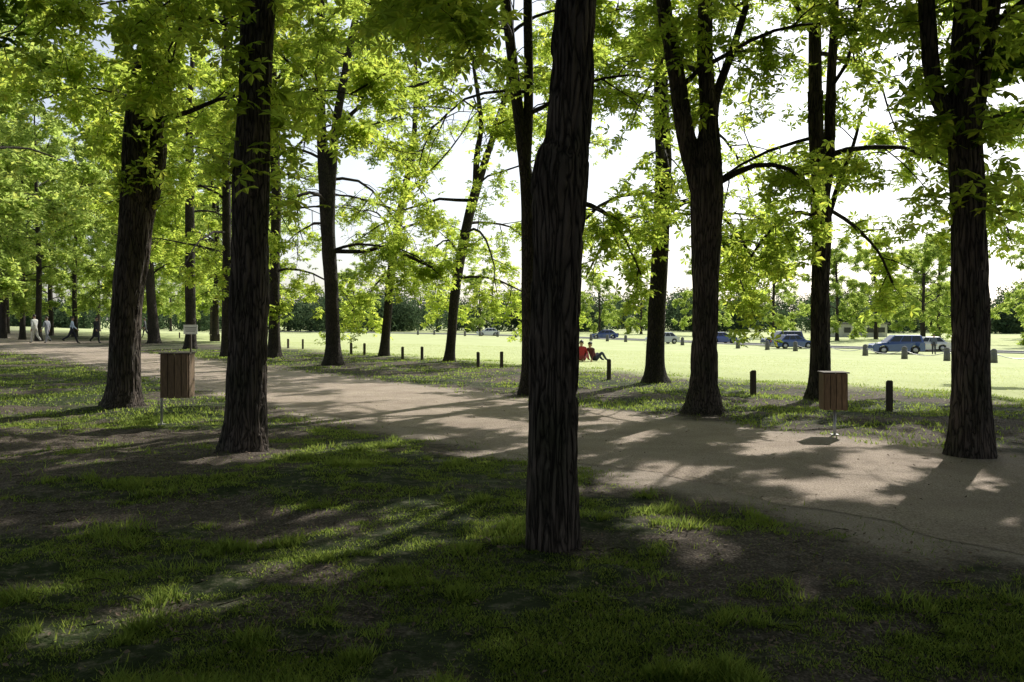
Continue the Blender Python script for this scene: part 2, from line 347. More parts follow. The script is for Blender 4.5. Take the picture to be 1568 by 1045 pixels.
# left avenue
for x,y,q,s in [(-21,33,0,1),(-27,41,1,1),(-33,50,2,1.05),(-40,60,0,1.0),(-47,72,1,1),(-41,80,0,.95),(-46.5,86,2,1),(-55,92,0,1),(-58,98,1,1),(-66,108,2,1),(-75,125,1,1),
   (-32,72,2,1.0),(-37,84,0,1),(-45,100,1,1),(-52,112,2,1),(-62,128,0,1),(-30,86,1,.9),(-39,104,2,.9),(-62,78,1,1),(-72,96,0,1),(-20,62,2,.8),(-27,78,1,.85),(-33,98,0,.9),(-44,125,1,1),(-17,24,1,.95),(-35.5,64,1,.9),(-43.5,73,0,.9),(-50,80,1,.9),(-39,68,0,.85)]:
    plant(x,y,V[q],s)
# park trees on the far side of the road
for x,y,q,s in [(66,104,3,1),(78,118,3,1.1),(58,136,3,1.0),(46,150,3,1.1),(94,128,0,.8),(84,100,3,1),(38,168,3,1.0),(104,150,1,.8),(28,185,3,1.0),(72,150,2,.9),(12,205,3,1.1),(-8,212,3,1),(-40,215,3,1.1),(-62,205,3,1.2),(-80,200,0,1),(54,112,3,.9),(88,140,3,1.1),(20,195,3,.9),(64,128,3,1),(48,126,3,.95)]:
    plant(x,y,V[q],s,name="park_tree")
# distant belt
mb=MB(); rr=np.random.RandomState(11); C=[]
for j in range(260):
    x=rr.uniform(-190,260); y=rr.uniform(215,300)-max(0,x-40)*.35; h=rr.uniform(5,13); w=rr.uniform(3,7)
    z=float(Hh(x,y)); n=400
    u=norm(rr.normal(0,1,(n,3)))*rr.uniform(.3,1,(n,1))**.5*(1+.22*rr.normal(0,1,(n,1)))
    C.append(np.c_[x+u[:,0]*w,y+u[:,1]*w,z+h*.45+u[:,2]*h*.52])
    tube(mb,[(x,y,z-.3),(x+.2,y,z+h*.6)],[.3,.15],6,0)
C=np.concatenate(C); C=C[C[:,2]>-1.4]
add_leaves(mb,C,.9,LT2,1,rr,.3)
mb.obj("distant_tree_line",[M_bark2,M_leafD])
print("trees",time.time()-T0)
# ---------------------------------------------------------------- ground
def axis(lo,hi,st,ext):
    a=list(np.arange(lo,hi+1e-6,st)); g=st
    b=[];x=hi
    while x<ext: g*=1.12; x+=g; b.append(x)
    g=st;x=lo;c=[]
    while x>-ext: g*=1.12; x-=g; c.append(x)
    return np.array(c[::-1]+a+b)
xs=axis(-13,11,.08,4000); ys=axis(1.5,24,.08,4000)
X,Yy=np.meshgrid(xs,ys); nx,ny=len(xs),len(ys)
Z=Hh(X,Yy)
mb=MB(); i=np.arange(ny-1)[:,None]*nx; j=np.arange(nx-1)[None,:]
mb.add(np.stack([X,Yy,Z],-1),np.stack([i+j,i+j+1,i+nx+j+1,i+nx+j],-1).reshape(-1,4),0,True)
GC=[(.35,.285,.235),(.56,.475,.40)]
m,nt,o=newmat("ground_grass_and_soil")
b=N(nt,"ShaderNodeBsdfPrincipled",Roughness=.9); b.inputs['Specular IOR Level'].default_value=.15
at=N(nt,"ShaderNodeAttribute",_attribute_name="cover"); sp=nt.nodes.new("ShaderNodeSeparateColor"); nt.links.new(at.outputs['Color'],sp.inputs[0])
co=coords(nt)
n1=N(nt,"ShaderNodeTexNoise",Scale=9,Detail=8,Roughness=.7); n2=N(nt,"ShaderNodeTexNoise",Scale=60,Detail=5); n3=N(nt,"ShaderNodeTexNoise",Scale=.25,Detail=6)
for q in (n1,n2,n3): nt.links.new(co,q.inputs['Vector'])
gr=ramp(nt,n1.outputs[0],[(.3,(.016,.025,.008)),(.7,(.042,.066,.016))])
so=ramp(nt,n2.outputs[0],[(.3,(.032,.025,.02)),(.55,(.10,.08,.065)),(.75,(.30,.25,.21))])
la=ramp(nt,n3.outputs[0],[(.3,(.48,.54,.24)),(.7,(.58,.63,.32))])  # open field's sunlit brightness is put into this pale base colour
def addnoise(src,amp):
    ad=N(nt,"ShaderNodeMath",_operation='ADD'); nt.links.new(src,ad.inputs[0])
    sb=N(nt,"ShaderNodeMath",_operation='MULTIPLY_ADD'); nt.links.new(n1.outputs[0],sb.inputs[0]); sb.inputs[1].default_value=amp; sb.inputs[2].default_value=-amp/2; nt.links.new(sb.outputs[0],ad.inputs[1])
    ad.use_clamp=True; return ad.outputs[0]
def mixc(f,a,bb):
    mx=N(nt,"ShaderNodeMix",_data_type='RGBA'); nt.links.new(f,mx.inputs[0]); nt.links.new(a,mx.inputs[6]); nt.links.new(bb,mx.inputs[7]); return mx.outputs[2]
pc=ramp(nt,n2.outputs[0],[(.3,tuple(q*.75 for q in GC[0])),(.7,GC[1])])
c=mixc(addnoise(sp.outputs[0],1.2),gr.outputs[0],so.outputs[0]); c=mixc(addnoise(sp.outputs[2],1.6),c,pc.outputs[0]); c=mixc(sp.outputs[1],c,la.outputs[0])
nt.links.new(c,b.inputs['Base Color'])
bp=N(nt,"ShaderNodeBump",Strength=.7,Distance=.03); nt.links.new(n2.outputs[0],bp.inputs['Height']); nt.links.new(bp.outputs[0],b.inputs['Normal'])
nt.links.new(b.outputs[0],o.inputs[0]); M_ground=m
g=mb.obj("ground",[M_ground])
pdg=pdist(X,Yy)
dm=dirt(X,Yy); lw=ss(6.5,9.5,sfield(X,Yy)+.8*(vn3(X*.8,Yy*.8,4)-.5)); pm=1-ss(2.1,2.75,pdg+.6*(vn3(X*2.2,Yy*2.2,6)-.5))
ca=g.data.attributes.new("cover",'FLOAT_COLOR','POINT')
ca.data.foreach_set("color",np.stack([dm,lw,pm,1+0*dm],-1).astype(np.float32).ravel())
# path
m,nt,o=newmat("path_gravel"); b=N(nt,"ShaderNodeBsdfPrincipled",Roughness=.9); b.inputs['Specular IOR Level'].default_value=.2
co=coords(nt); n1=N(nt,"ShaderNodeTexNoise",Scale=.9,Detail=9,Roughness=.7); n2=N(nt,"ShaderNodeTexNoise",Scale=70,Detail=4); v=N(nt,"ShaderNodeTexVoronoi",Scale=42)
for q in (n1,n2,v): nt.links.new(co,q.inputs['Vector'])
c1=ramp(nt,n1.outputs[0],[(.3,GC[0]),(.7,GC[1])]); c2=ramp(nt,n2.outputs[0],[(.32,(.5,.48,.46)),(.62,(1.12,1.1,1.08))])
mx=N(nt,"ShaderNodeMix",_data_type='RGBA',_blend_type='MULTIPLY'); mx.inputs[0].default_value=1; nt.links.new(c1.outputs[0],mx.inputs[6]); nt.links.new(c2.outputs[0],mx.inputs[7])
nt.links.new(mx.outputs[2],b.inputs['Base Color']); bp=N(nt,"ShaderNodeBump",Strength=.8,Distance=.015); nt.links.new(v.outputs['Distance'],bp.inputs['Height']); 
bp2=N(nt,"ShaderNodeBump",Strength=.5,Distance=.08); nt.links.new(n1.outputs[0],bp2.inputs['Height']); nt.links.new(bp.outputs[0],bp2.inputs['Normal']); nt.links.new(bp2.outputs[0],b.inputs['Normal'])
nt.links.new(b.outputs[0],o.inputs[0]); M_path=m
D=catmull(np.c_[CL,np.zeros(len(CL))],.15)[:,:2]; tg=norm(np.gradient(D,axis=0)); nm=np.c_[tg[:,1],-tg[:,0]]
arc=np.r_[0,np.linalg.norm(np.diff(D,axis=0),axis=1).cumsum()]
wl=1.95+.35*(vn3(arc*.5,0*arc,1)-.5)+.3*(vn3(arc*2.2,0*arc,2)-.5)+.12*(vn3(arc*7,0*arc,2)-.5); wr=1.95+.35*(vn3(arc*.5,0*arc,11)-.5)+.3*(vn3(arc*2.2,0*arc,12)-.5)+.12*(vn3(arc*7,0*arc,8)-.5)
t=np.linspace(-1,1,13)[None,:]; off=np.where(t<0,t*wl[:,None],t*wr[:,None])
PX=D[:,None,0]+nm[:,None,0]*off; PY=D[:,None,1]+nm[:,None,1]*off
mb=MB(); n=len(D);i=np.arange(n-1)[:,None]*13; j=np.arange(12)[None,:]
mb.add(np.stack([PX,PY,0*PX+.004+.014*(1-t**2)],-1),np.stack([i+j,i+j+1,i+14+j,i+13+j],-1).reshape(-1,4),0,True)
mb.obj("footpath",[M_path])
# far road
RD=catmull(np.array([(120,20,0),(62,66,0),(38,92,0),(24,120,0),(8,152,0),(-20,190,0),(-80,240,0)],float),3)[:,:2]
tg=norm(np.gradient(RD,axis=0)); nm=np.c_[tg[:,1],-tg[:,0]]; mb=MB()
v=[];
for p,q in zip(RD,nm):
    for w in (-2.2,2.2): v.append((*(p+q*w),-1.49))
n=len(RD); mb.add(v,[[2*a,2*a+1,2*a+3,2*a+2] for a in range(n-1)])
M_asph=simple("asphalt",(.12,.12,.115),.85,nscale=2)
M_kerb=simple("kerb_stone",(.4,.39,.36),.8)
mb.obj("park_road",[M_asph]); mb=MB()
for sgn in (-1,1): 
    E=np.c_[RD+nm*2.32*sgn,np.full(n,-1.46)]; tube(mb,E,np.full(n,.1),4)
mb.obj("road_kerb",[M_kerb])
# ---------------------------------------------------------------- grass
def blades(name,x,y,h,w,mat,rng,spread=.5):
    n=len(x); z=Hh(x,y)-.005; a=rng.uniform(0,6.28,n); b=rng.uniform(0,6.28,n); le=h*rng.uniform(.15,1.1,n)*spread
    p=np.stack([x,y,z],-1); s=np.stack([np.cos(a)*w,np.sin(a)*w,0*a],-1)
    tip=p+np.stack([np.cos(b)*le,np.sin(b)*le,h*rng.uniform(.8,1,n)],-1)
    v=np.stack([p-s,p+s,tip],1); mb=MB()
    mb.add(v,np.array([0,1,2])[None]+np.arange(n)[:,None]*3); return mb.obj(name,[mat])
rg=np.random.RandomState(3)
n=560000; y=3.3+(rg.rand(n)**1.35)*11; x=rg.uniform(-1,1,n)*(y*.64+.6)
pd=pdist(x,y); s=sfield(x,y); edge=2.1+.7*(vn3(x*2,y*2,6)-.5)+.5*(vn3(x*8,y*8,6)-.5)
near=(s<-2.0); k=(pd>edge)&near; x,y=x[k],y[k]
dd=dirt(x,y); cl=vn3(x*2.3,y*2.3,8)*.6+vn3(x*7,y*7,8)*.4
k=rg.rand(len(x))<(1-dd)*ss(.28,.62,cl)+.03; x,y,cl=x[k],y[k],cl[k]
tall=vn3(x*3.1,y*3.1,21)*.7+vn3(x*9,y*9,22)*.3; h=(.010+.028*cl+.075*ss(.62,.85,tall))*rg.uniform(.6,1.3,len(x))
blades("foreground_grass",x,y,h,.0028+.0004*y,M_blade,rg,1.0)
n=230000; y=9+rg.rand(n)**1.2*36; x=rg.uniform(-1,1,n)*(y*.64+1); pd=pdist(x,y); s=sfield(x,y)
k=(pd>2.1+.6*(vn3(x*2,y*2,6)-.5))&(s>-2)&(s<9)|((pd>2.2)&(s<-2)&(y>13)); x,y=x[k],y[k]; cl=vn3(x*1.3,y*1.3,8)*.6+vn3(x*5,y*5,8)*.4
k=rg.rand(len(x))<(1-.85*dirt(x,y))*ss(.2,.6,cl); x,y,cl=x[k],y[k],cl[k]
blades("verge_grass",x,y,(.02+.06*cl)*rg.uniform(.6,1.3,len(x)),.005+.0005*y,M_blade,rg,.8)
n=80000; s=6.5+rg.rand(n)**1.5*34; tt=rg.uniform(-60,45,n); x=5.7+.81*s+.59*tt; y=9.5+.59*s-.81*tt
k=(np.abs(x)<y*.66)&(y>10)&(rg.rand(n)<ss(6,9,s)); x,y=x[k],y[k]
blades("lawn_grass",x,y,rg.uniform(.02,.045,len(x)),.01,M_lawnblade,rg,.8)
# litter
n=12000; y=3.4+rg.rand(n)**1.2*14; x=rg.uniform(-1,1,n)*(y*.62+.4); k=(rg.rand(n)<.15+.85*dirt(x,y)); k&=~((pdist(x,y)<2.3)&(rg.rand(n)<.9)); x,y=x[k],y[k]
mb=MB(); add_leaves(mb,np.c_[x,y,np.maximum(Hh(x,y),np.where(pdist(x,y)<2.1,.012,-9))+.012],.02,(np.array([(-1,0,0),(0,-.5,.15),(1,0,0),(0,.5,.1)],float),np.array([(0,1,2,3)])),0,rg,2.0)
for q in range(260):
    yy=3.5+rg.rand()*9; xx=rg.uniform(-1,1)*yy*.6; zz=float(Hh(xx,yy))+.012; a=rg.uniform(0,3.1); l=rg.uniform(.03,.12)
    if pdist(xx,yy)<2.3: continue
    tube(mb,[(xx,yy,zz),(xx+math.cos(a)*l,yy+math.sin(a)*l*.8,zz+.01),(xx+math.cos(a+.4)*2*l,yy+math.sin(a+.4)*2*l,zz)],[.003,.003,.002],4,1)
mb.obj("leaf_litter",[M_litter,M_bark2])
print("ground",time.time()-T0)
# ---------------------------------------------------------------- street furniture
def woodmat(name,c):
    m,nt,o=newmat(name); b=N(nt,"ShaderNodeBsdfPrincipled",Roughness=.75)
    n1=N(nt,"ShaderNodeTexNoise",Scale=14,Detail=6,Roughness=.6); nt.links.new(coords(nt,(4,4,.5)),n1.inputs['Vector'])
    g=nt.nodes.new("ShaderNodeNewGeometry")
    r=ramp(nt,n1.outputs[0],[(.3,tuple(x*.5 for x in c)),(.7,tuple(x*1.2 for x in c))]); r2=ramp(nt,g.outputs['Random Per Island'],[(0,(.6,.58,.55)),(1,(1.15,1.1,1.05))])
    mx=N(nt,"ShaderNodeMix",_data_type='RGBA',_blend_type='MULTIPLY'); mx.inputs[0].default_value=1; nt.links.new(r.outputs[0],mx.inputs[6]); nt.links.new(r2.outputs[0],mx.inputs[7])
    nt.links.new(mx.outputs[2],b.inputs['Base Color']); bp=N(nt,"ShaderNodeBump",Strength=.4,Distance=.005); nt.links.new(n1.outputs[0],bp.inputs['Height']); nt.links.new(bp.outputs[0],b.inputs['Normal'])
    nt.links.new(b.outputs[0],o.inputs[0]); return m
M_wood=woodmat("weathered_wood",(.22,.15,.09)); M_woodd=woodmat("bollard_wood",(.09,.07,.055))
M_metal=simple("galvanised_steel",(.45,.45,.45),.45,.7); M_dark=simple("dark_liner",(.03,.03,.03),.7)
M_white=simple("white_enamel",(.7,.7,.66),.5,var=.08)
def bin_(loc,w,hb,z0,postx,rz):
    root=bpy.data.objects.new("litter_bin",None); root.location=loc; root.rotation_euler=(0,0,rz); scene.collection.objects.link(root)
    def part(nm,mb,mats):
        o=mb.obj(nm,mats); o.parent=root; return o
    mb=MB(); n=4; sw=w/n
    for a in range(4):
        for q in range(n):
            off=(-w/2+sw*(q+.5)); d=w/2
            c=[(off,-d),(d,off),(off,d),(-d,off)][a]; dims=(sw-.010,.022,hb) if a in(0,2) else (.022,sw-.010-.006,hb)
            if a in (1,3): c=(c[0]*(1-.0),c[1]*.88)
            box(mb,(c[0],c[1],z0+hb/2+rng.uniform(-.004,.004)),dims,0)
    part("slats",mb,[M_wood]); mb=MB(); box(mb,(0,0,z0+hb/2-.01),(w-.06,w-.06,hb-.06)); part("liner",mb,[M_dark])
    mb=MB(); box(mb,(0,0,z0+hb+.012),(w+.05,w+.05,.016)); part("lid",mb,[M_woodd])
    mb=MB(); tube(mb,[(postx,0,-.2),(postx,0,z0+.02)] if abs(postx)<w/2 else [(postx,0,-.2),(postx,0,z0+hb)],[.02,.02],12)
    box(mb,(postx,0,.006),(.1,.1,.012)); part("post",mb,[M_metal])
bin_((-5.12,13.07,0),.40,.66,.42,-.235,R(8)); bin_((4.46,11.85,0),.30,.5,.36,.02,R(-6))
# bollards
bm=bmesh.new(); bmesh.ops.create_cube(bm,size=1); bmesh.ops.scale(bm,vec=(.105,.105,.75),verts=bm.verts); bmesh.ops.translate(bm,vec=(0,0,.165),verts=bm.verts)
for v in bm.verts:
    if v.co.z>0: v.co.z-=.04*(.5+v.co.y/.12)
bmesh.ops.bevel(bm,geom=bm.edges[:],offset=.014,segments=2,affect='EDGES')
me=bpy.data.meshes.new("wooden_bollard"); bm.to_mesh(me); bm.free(); me.materials.append(M_woodd)
for x,y in [(5.0,17.7),(6.5,14.7),(2.5,22),(1.75,23.2),(-.34,27.9),(-1.15,29),(-3.5,33.2),(-4.4,34.3),(-6.45,37.3),(-7.2,38.2),(-11.4,46.5),(-12.75,48.6),(-16.5,54),(-17.8,56),(-22.3,65),(-23.5,66.5),(-27,71),(8.0,11.6),(-20,61),(-30,77)]:
    link("wooden_bollard",me,(x,y,float(Hh(x,y))),rng.uniform(-.3,.3))
# stone posts with chain
bm=bmesh.new(); bmesh.ops.create_cone(bm,cap_ends=True,segments=10,radius1=.24,radius2=.2,depth=.8); bmesh.ops.translate(bm,vec=(0,0,.38),verts=bm.verts)
bmesh.ops.create_uvsphere(bm,u_segments=10,v_segments=6,radius=.21,matrix=__import__('mathutils').Matrix.Translation((0,0,.78)))
me=bpy.data.meshes.new("stone_bollard"); bm.to_mesh(me); bm.free(); M_stone=simple("stone",(.12,.12,.115),.85); me.materials.append(M_stone)
for f in me.polygons: f.use_smooth=True
pts=[]
for u,v in [(1600,558),(1522,556),(1450,553),(1385,550),(1325,545),(1268,541),(1218,538),(1175,536),(1130,534),(1085,531),(1045,529),(1010,527),(958,524),(930,523),(905,522),(870,520),(840,518),(815,518),(790,517),(762,516),(735,515),(712,515),(690,514),(665,513),(640,513)]:
    Y=60
    for it in range(20):
        X=(u-784)/F*Y; z=float(Hh(X,Y)); Y=.5*Y+.5*(CAMH-z)*F/(v-490)
    X=(u-784)/F*Y; pts.append((X,Y,z)); link("stone_bollard",me,(X,Y,z))
mb=MB()
for a,b in zip(pts[:6],pts[1:7]):
    a=np.array(a);b=np.array(b); t=np.linspace(0,1,9)[:,None]; q=a+(b-a)*t; q[:,2]+=.66-.35*4*(t*(1-t))[:,0]; tube(mb,q,np.full(9,.03),5)
mb.obj("bollard_chain",[M_metal])
# small notice board
mb=MB(); box(mb,(0,0,.5),(.07,.07,1.4),1); box(mb,(0,-.045,1.17),(.62,.02,.42),0); box(mb,(0,-.058,1.24),(.5,.004,.03),2); box(mb,(0,-.058,1.15),(.5,.004,.02),2); box(mb,(0,-.058,1.09),(.42,.004,.02),2)
mb.obj("notice_board",[M_white,M_woodd,M_dark],(-14.3,38,0))
# building across the road
def building(name,loc,w,d,h,wall,rz):
    root=bpy.data.objects.new(name,None); root.location=loc; root.rotation_euler=(0,0,rz); scene.collection.objects.link(root)
    mb=MB(); box(mb,(0,0,h/2),(w,d,h)); o=mb.obj("walls",[wall]); o.parent=root
    mb=MB(); box(mb,(0,0,h+.12),(w+.6,d+.6,.24)); o=mb.obj("roof",[M_roof]); o.parent=root
    mb=MB(); 
    for q in range(4): box(mb,(-w/2+w*(q+.5)/4,-d/2-.02,h*.55),(w*.14,.08,h*.4))
    o=mb.obj("windows",[M_glass]); o.parent=root
    mb=MB(); box(mb,(w*.25+.0,-d/2-.03,1.0),(.0+.9,.06,2.0)); o=mb.obj("door",[M_woodd]); o.parent=root
M_roof=simple("slate",(.12,.12,.12),.7); M_glass=simple("window_glass",(.02,.025,.03),.12,var=.1); M_wall=simple("pale_render",(.5,.49,.46),.85,var=.1)
building("park_pavilion",(63,156,-1.5),9,5,2.3,M_wall,R(10))
# ---------------------------------------------------------------- cars
def carmesh(name,col,L,W,H,suv):
    paint=simple(name+"_paint",col,.28,.3,.05,3,coat=1)
    rubber=simple(name+"_tyre",(.02,.02,.02),.8); lamp=simple(name+"_lamp",(.8,.8,.78),.15,var=.05); red=simple(name+"_tail",(.4,.02,.02),.3)
    root=bpy.data.objects.new(name,None); scene.collection.objects.link(root)
    belt=.62*H if suv else .64*H; wr=.33 if not suv else .36; xw=L*.3; sill=.24
    prof=[(-L/2+.05,sill+.05)]
    def arch(c): return [(c+ (wr+.06)*math.cos(a), wr+(wr+.06)*math.sin(a)) for a in np.linspace(R(195),R(-15),11)]
    prof+=[(p[0],max(p[1],sill)) for p in arch(-xw)]+[(p[0],max(p[1],sill)) for p in arch(xw)]
    prof+=[(L/2-.05,sill+.05),(L/2,.5),(L/2-.03,.68*belt+.08),(L/2-.18,.86*belt),(L*.22,belt),(-L*.36,belt+.02),(-L/2+.04,belt-.03),(-L/2,.55)]
    bm=bmesh.new(); vs=[bm.verts.new((p[0],-W/2,p[1])) for p in prof]; f=bm.faces.new(vs); r=bmesh.ops.extrude_face_region(bm,geom=[f])
    bmesh.ops.translate(bm,vec=(0,W,0),verts=[e for e in r['geom'] if isinstance(e,bmesh.types.BMVert)])
    bmesh.ops.recalc_face_normals(bm,faces=bm.faces[:])
    for v in bm.verts:
        if abs(v.co.x)>L*.36: v.co.y*=1-.10*(abs(v.co.x)-L*.36)/(L*.14)
    bmesh.ops.bevel(bm,geom=[e for e in bm.edges if abs(e.verts[0].co.y-e.verts[1].co.y)<.05 and min(e.verts[0].co.z,e.verts[1].co.z)>.4],offset=.05,segments=3,affect='EDGES')
    me=bpy.data.meshes.new("body"); bm.to_mesh(me); bm.free(); me.materials.append(paint)
    o=bpy.data.objects.new("body",me); o.parent=root; scene.collection.objects.link(o)
    xb0,xb1=(-L*.47,L*.24) if suv else (-L*.40,L*.22); xt0,xt1=(-L*.43,L*.08) if suv else (-L*.26,L*.06)
    wb,wt=W*.46,W*.38; z0,z1=belt-.02,H
    mb=MB()
    gv=[(xb0,-wb,z0),(xb1,-wb,z0),(xb1,wb,z0),(xb0,wb,z0),(xt0,-wt,z1-.03),(xt1,-wt,z1-.03),(xt1,wt,z1-.03),(xt0,wt,z1-.03),(xt0+.15,-wt*.8,z1),(xt1-.15,-wt*.8,z1),(xt1-.15,wt*.8,z1),(xt0+.15,wt*.8,z1)]
    mb.add(gv,[[0,1,5,4],[1,2,6,5],[2,3,7,6],[3,0,4,7],[4,5,9,8],[5,6,10,9],[6,7,11,10],[7,4,8,11],[8,9,10,11]]); o=mb.obj("cabin",[paint]); o.parent=root
    mb=MB()
    def quad(a,b,c,d,u0,u1,v0,v1,out):
        a,b,c,d=map(np.array,(a,b,c,d)); f=lambda u,v:(a*(1-u)+b*u)*(1-v)+(d*(1-u)+c*u)*v+np.array(out)*.012
        mb.add([f(u0,v0),f(u1,v0),f(u1,v1),f(u0,v1)],[[0,1,2,3]])
    for sg,(a,b,c,d) in ((-1,(0,1,5,4)),(1,(3,2,6,7))):
        for u0,u1 in ((.06,.33),(.36,.64),(.67,.95)): quad(gv[a],gv[b],gv[c],gv[d],u0,u1,.12,.9,(0,sg,.2))
    quad(gv[1],gv[2],gv[6],gv[5],.06,.94,.08,.92,(1,0,.5)); quad(gv[3],gv[0],gv[4],gv[7],.08,.92,.1,.9,(-1,0,.5))
    o=mb.obj("windows",[M_glass]); o.parent=root
    mb=MB()
    for x in (-xw,xw):
        for sg in (-1,1):
            y0,y1=sg*(W/2-.22),sg*(W/2-.0)
            tube(mb,[(x,y0,wr),(x,y0+sg*.02,wr),(x,y1-sg*.03,wr),(x,y1,wr)],[wr*.9,wr,wr,wr*.88],12,0); tube(mb,[(x,y1-sg*.02,wr),(x,y1+sg*.01,wr),(x,y1+sg*.012,wr)],[wr*.6,wr*.58,wr*.2],12,1)
    o=mb.obj("wheels",[rubber,M_metal]); o.parent=root
    mb=MB()
    for sg in (-1,1): box(mb,(L/2-.07,sg*W*.34,.68*belt),(.1,.3,.14),0); box(mb,(-L/2+.04,sg*W*.36,.8*belt),(.09,.2,.2),1); box(mb,(L*.2,sg*(W/2+.06),belt+.04),(.12,.16,.12),2)
    box(mb,(L/2-.01,0,.36),(.04,.5,.11),0); box(mb,(0,0,.3),(L*.8,W*.7,.2),3)
    o=mb.obj("lights_and_trim",[lamp,red,paint,M_dark]); o.parent=root
    return root
blue=(.03,.07,.24); 
for col,L,W,H,suv,u,Y,rz in [(blue,4.6,1.85,1.72,1,1372,78,175),((.6,.6,.62),4.2,1.75,1.45,0,1418,84,170),((.03,.05,.14),4.7,1.85,1.8,1,1198,99,185),(blue,4.4,1.8,1.5,0,1214,92,10),
     ((.04,.08,.3),4.3,1.75,1.5,0,1103,112,20),((.5,.52,.55),4.3,1.75,1.5,0,1014,110,200),((.04,.08,.28),4.5,1.8,1.5,0,926,138,170),((.65,.68,.72),4.4,1.8,1.5,0,747,165,190),((.6,.62,.65),4.4,1.8,1.5,0,545,215,10)]:
    c=carmesh("parked_car",col,L,W,H,suv); X=(u-784)/F*Y; c.location=(X,Y,float(Hh(X,Y))+.0); c.rotation_euler=(0,0,R(rz))
# ---------------------------------------------------------------- people
SK=simple("skin",(.45,.27,.19),.55,var=.08)
def person(name,loc,yaw,J,top,bot,hair,shoe=(.02,.02,.02),skirt=False,h=1.75):
    """J: joints in metres for a 1.75 m adult facing +Y"""
    order=['pelvis','waist','chest','neck','headb','headc','headt']
    V=[J[k] for k in order]; Rd=[.145,.135,.16,.055,.06,.09,.06]; E=[(i,i+1) for i in range(6)]; lab=['bot','top','top','skin','skin','skin']
    def chain(start,names,rads,labs):
        prev=start
        for n,r,l in zip(names,rads,labs):
            V.append(J[n]); Rd.append(r); E.append((prev,len(V)-1)); lab.append(l); prev=len(V)-1
    for s in 'LR':
        chain(0,['hip'+s,'kn'+s,'an'+s,'toe'+s],[.105,.07,.05,.04],['bot','bot','bot','shoe'])
        chain(2,['sh'+s,'el'+s,'wr'+s],[.068,.05,.032],['top','top','skin' if J.get('short') else 'top'])
    me=bpy.data.meshes.new(name); me.from_pydata([tuple(v) for v in V],E,[]); ob=bpy.data.objects.new(name,me); scene.collection.objects.link(ob)
    md=ob.modifiers.new("s",'SKIN'); 
    sv=me.skin_vertices[0].data
    for i,r in enumerate(Rd):
        rx,ry=r,r
        if i in(0,1,2): rx,ry=r*1.12,r*.78
        sv[i].radius=(rx,ry)
    sv[0].use_root=True; md.use_smooth_shade=True
    sd=ob.modifiers.new("d",'SUBSURF'); sd.levels=2; sd.render_levels=2
    bpy.context.view_layer.update(); dg=bpy.context.evaluated_depsgraph_get(); m2=bpy.data.meshes.new_from_object(ob.evaluated_get(dg)); bpy.data.objects.remove(ob)
    bv=np.zeros(len(m2.vertices)*3); m2.vertices.foreach_get("co",bv); bv=bv.reshape(-1,3)
    mb=MB(); mats={'top':0,'bot':1,'skin':2,'shoe':3}
    Va=np.array(V); segs=[(Va[a],Va[b],l) for (a,b),l in zip(E,lab)]
    by={}
    for p in m2.polygons:
        c=np.array(p.center); best=9;bl='top'
        for a,b,l in segs:
            d=b-a; t=min(1,max(0,((c-a)@d)/(d@d+1e-9))); q=np.linalg.norm(c-a-t*d)
            if q<best: best=q;bl=l
        by.setdefault((len(p.vertices),mats[bl]),[]).append(list(p.vertices))
    mb.v.append(bv); mb.off=len(bv)
    for (k,m),fs in by.items(): mb.f.append((np.array(fs),m,True))
    hc=np.array(J['headc'])
    up=norm(np.array(J['headt'])-np.array(J['headb'])); fw=np.array([0,1,0.]); fw=norm(fw-up*(fw@up)); rt=np.cross(fw,up)
    th=np.linspace(0,2*np.pi,14,endpoint=False)
    rings=[]
    for a in np.linspace(R(-5),R(88),7):
        rings.append([hc+up*(.025+.118*math.sin(a))+ (rt*math.cos(t)*.098+fw*(math.sin(t)*.108-.018))*math.cos(a)+(up*.035*max(0,math.sin(t))) for t in th])
    rings=np.array(rings); i=np.arange(6)[:,None]*14; j=np.arange(14)[None]; mb.add(rings,np.stack([i+j,i+(j+1)%14,i+14+(j+1)%14,i+14+j],-1).reshape(-1,4),4,True)
    tube(mb,[hc+fw*.085+up*.01,hc+fw*.115-up*.015,hc+fw*.09-up*.03],[.008,.014,.012],6,2)
    for sgn in(-1,1):
        tube(mb,[hc+fw*.084+rt*.033*sgn+up*.012,hc+fw*.094+rt*.033*sgn+up*.012],[.012,.008],6,4); tube(mb,[hc+rt*.085*sgn+up*.02,hc+rt*.1*sgn-fw*.01,hc+rt*.088*sgn-up*.03],[.012,.016,.008],6,2)
    tube(mb,[hc+fw*.088-rt*.02-up*.05,hc+fw*.095-up*.05,hc+fw*.088+rt*.02-up*.05],[.005,.008,.005],5,5)
    for s in 'LR':
        w=np.array(J['wr'+s]); el=np.array(J['el'+s]); d=norm(w-el); sx=1 if s=='R' else -1
        n=norm(np.cross(d,np.array([sx,0.,0.]))+1e-3); lat=norm(np.cross(n,d))
        tube(mb,[w-d*.02,w+d*.03,w+d*.075,w+d*.09],[.026,.034,.037,.03],8,2)
        for q,(o_,l) in enumerate(((-.028,.066),(-.010,.078),(.010,.074),(.028,.058))):
            b0=w+d*.08+n*o_; tube(mb,[b0,b0+d*l*.45,b0+d*l*.8-lat*sx*.012,b0+d*l-lat*sx*.026],[.0095,.009,.008,.006],6,2)
        b0=w+d*.03-n*.03; tube(mb,[b0,b0+d*.03-n*.025,b0+d*.06-n*.03],[.012,.011,.008],6,2)
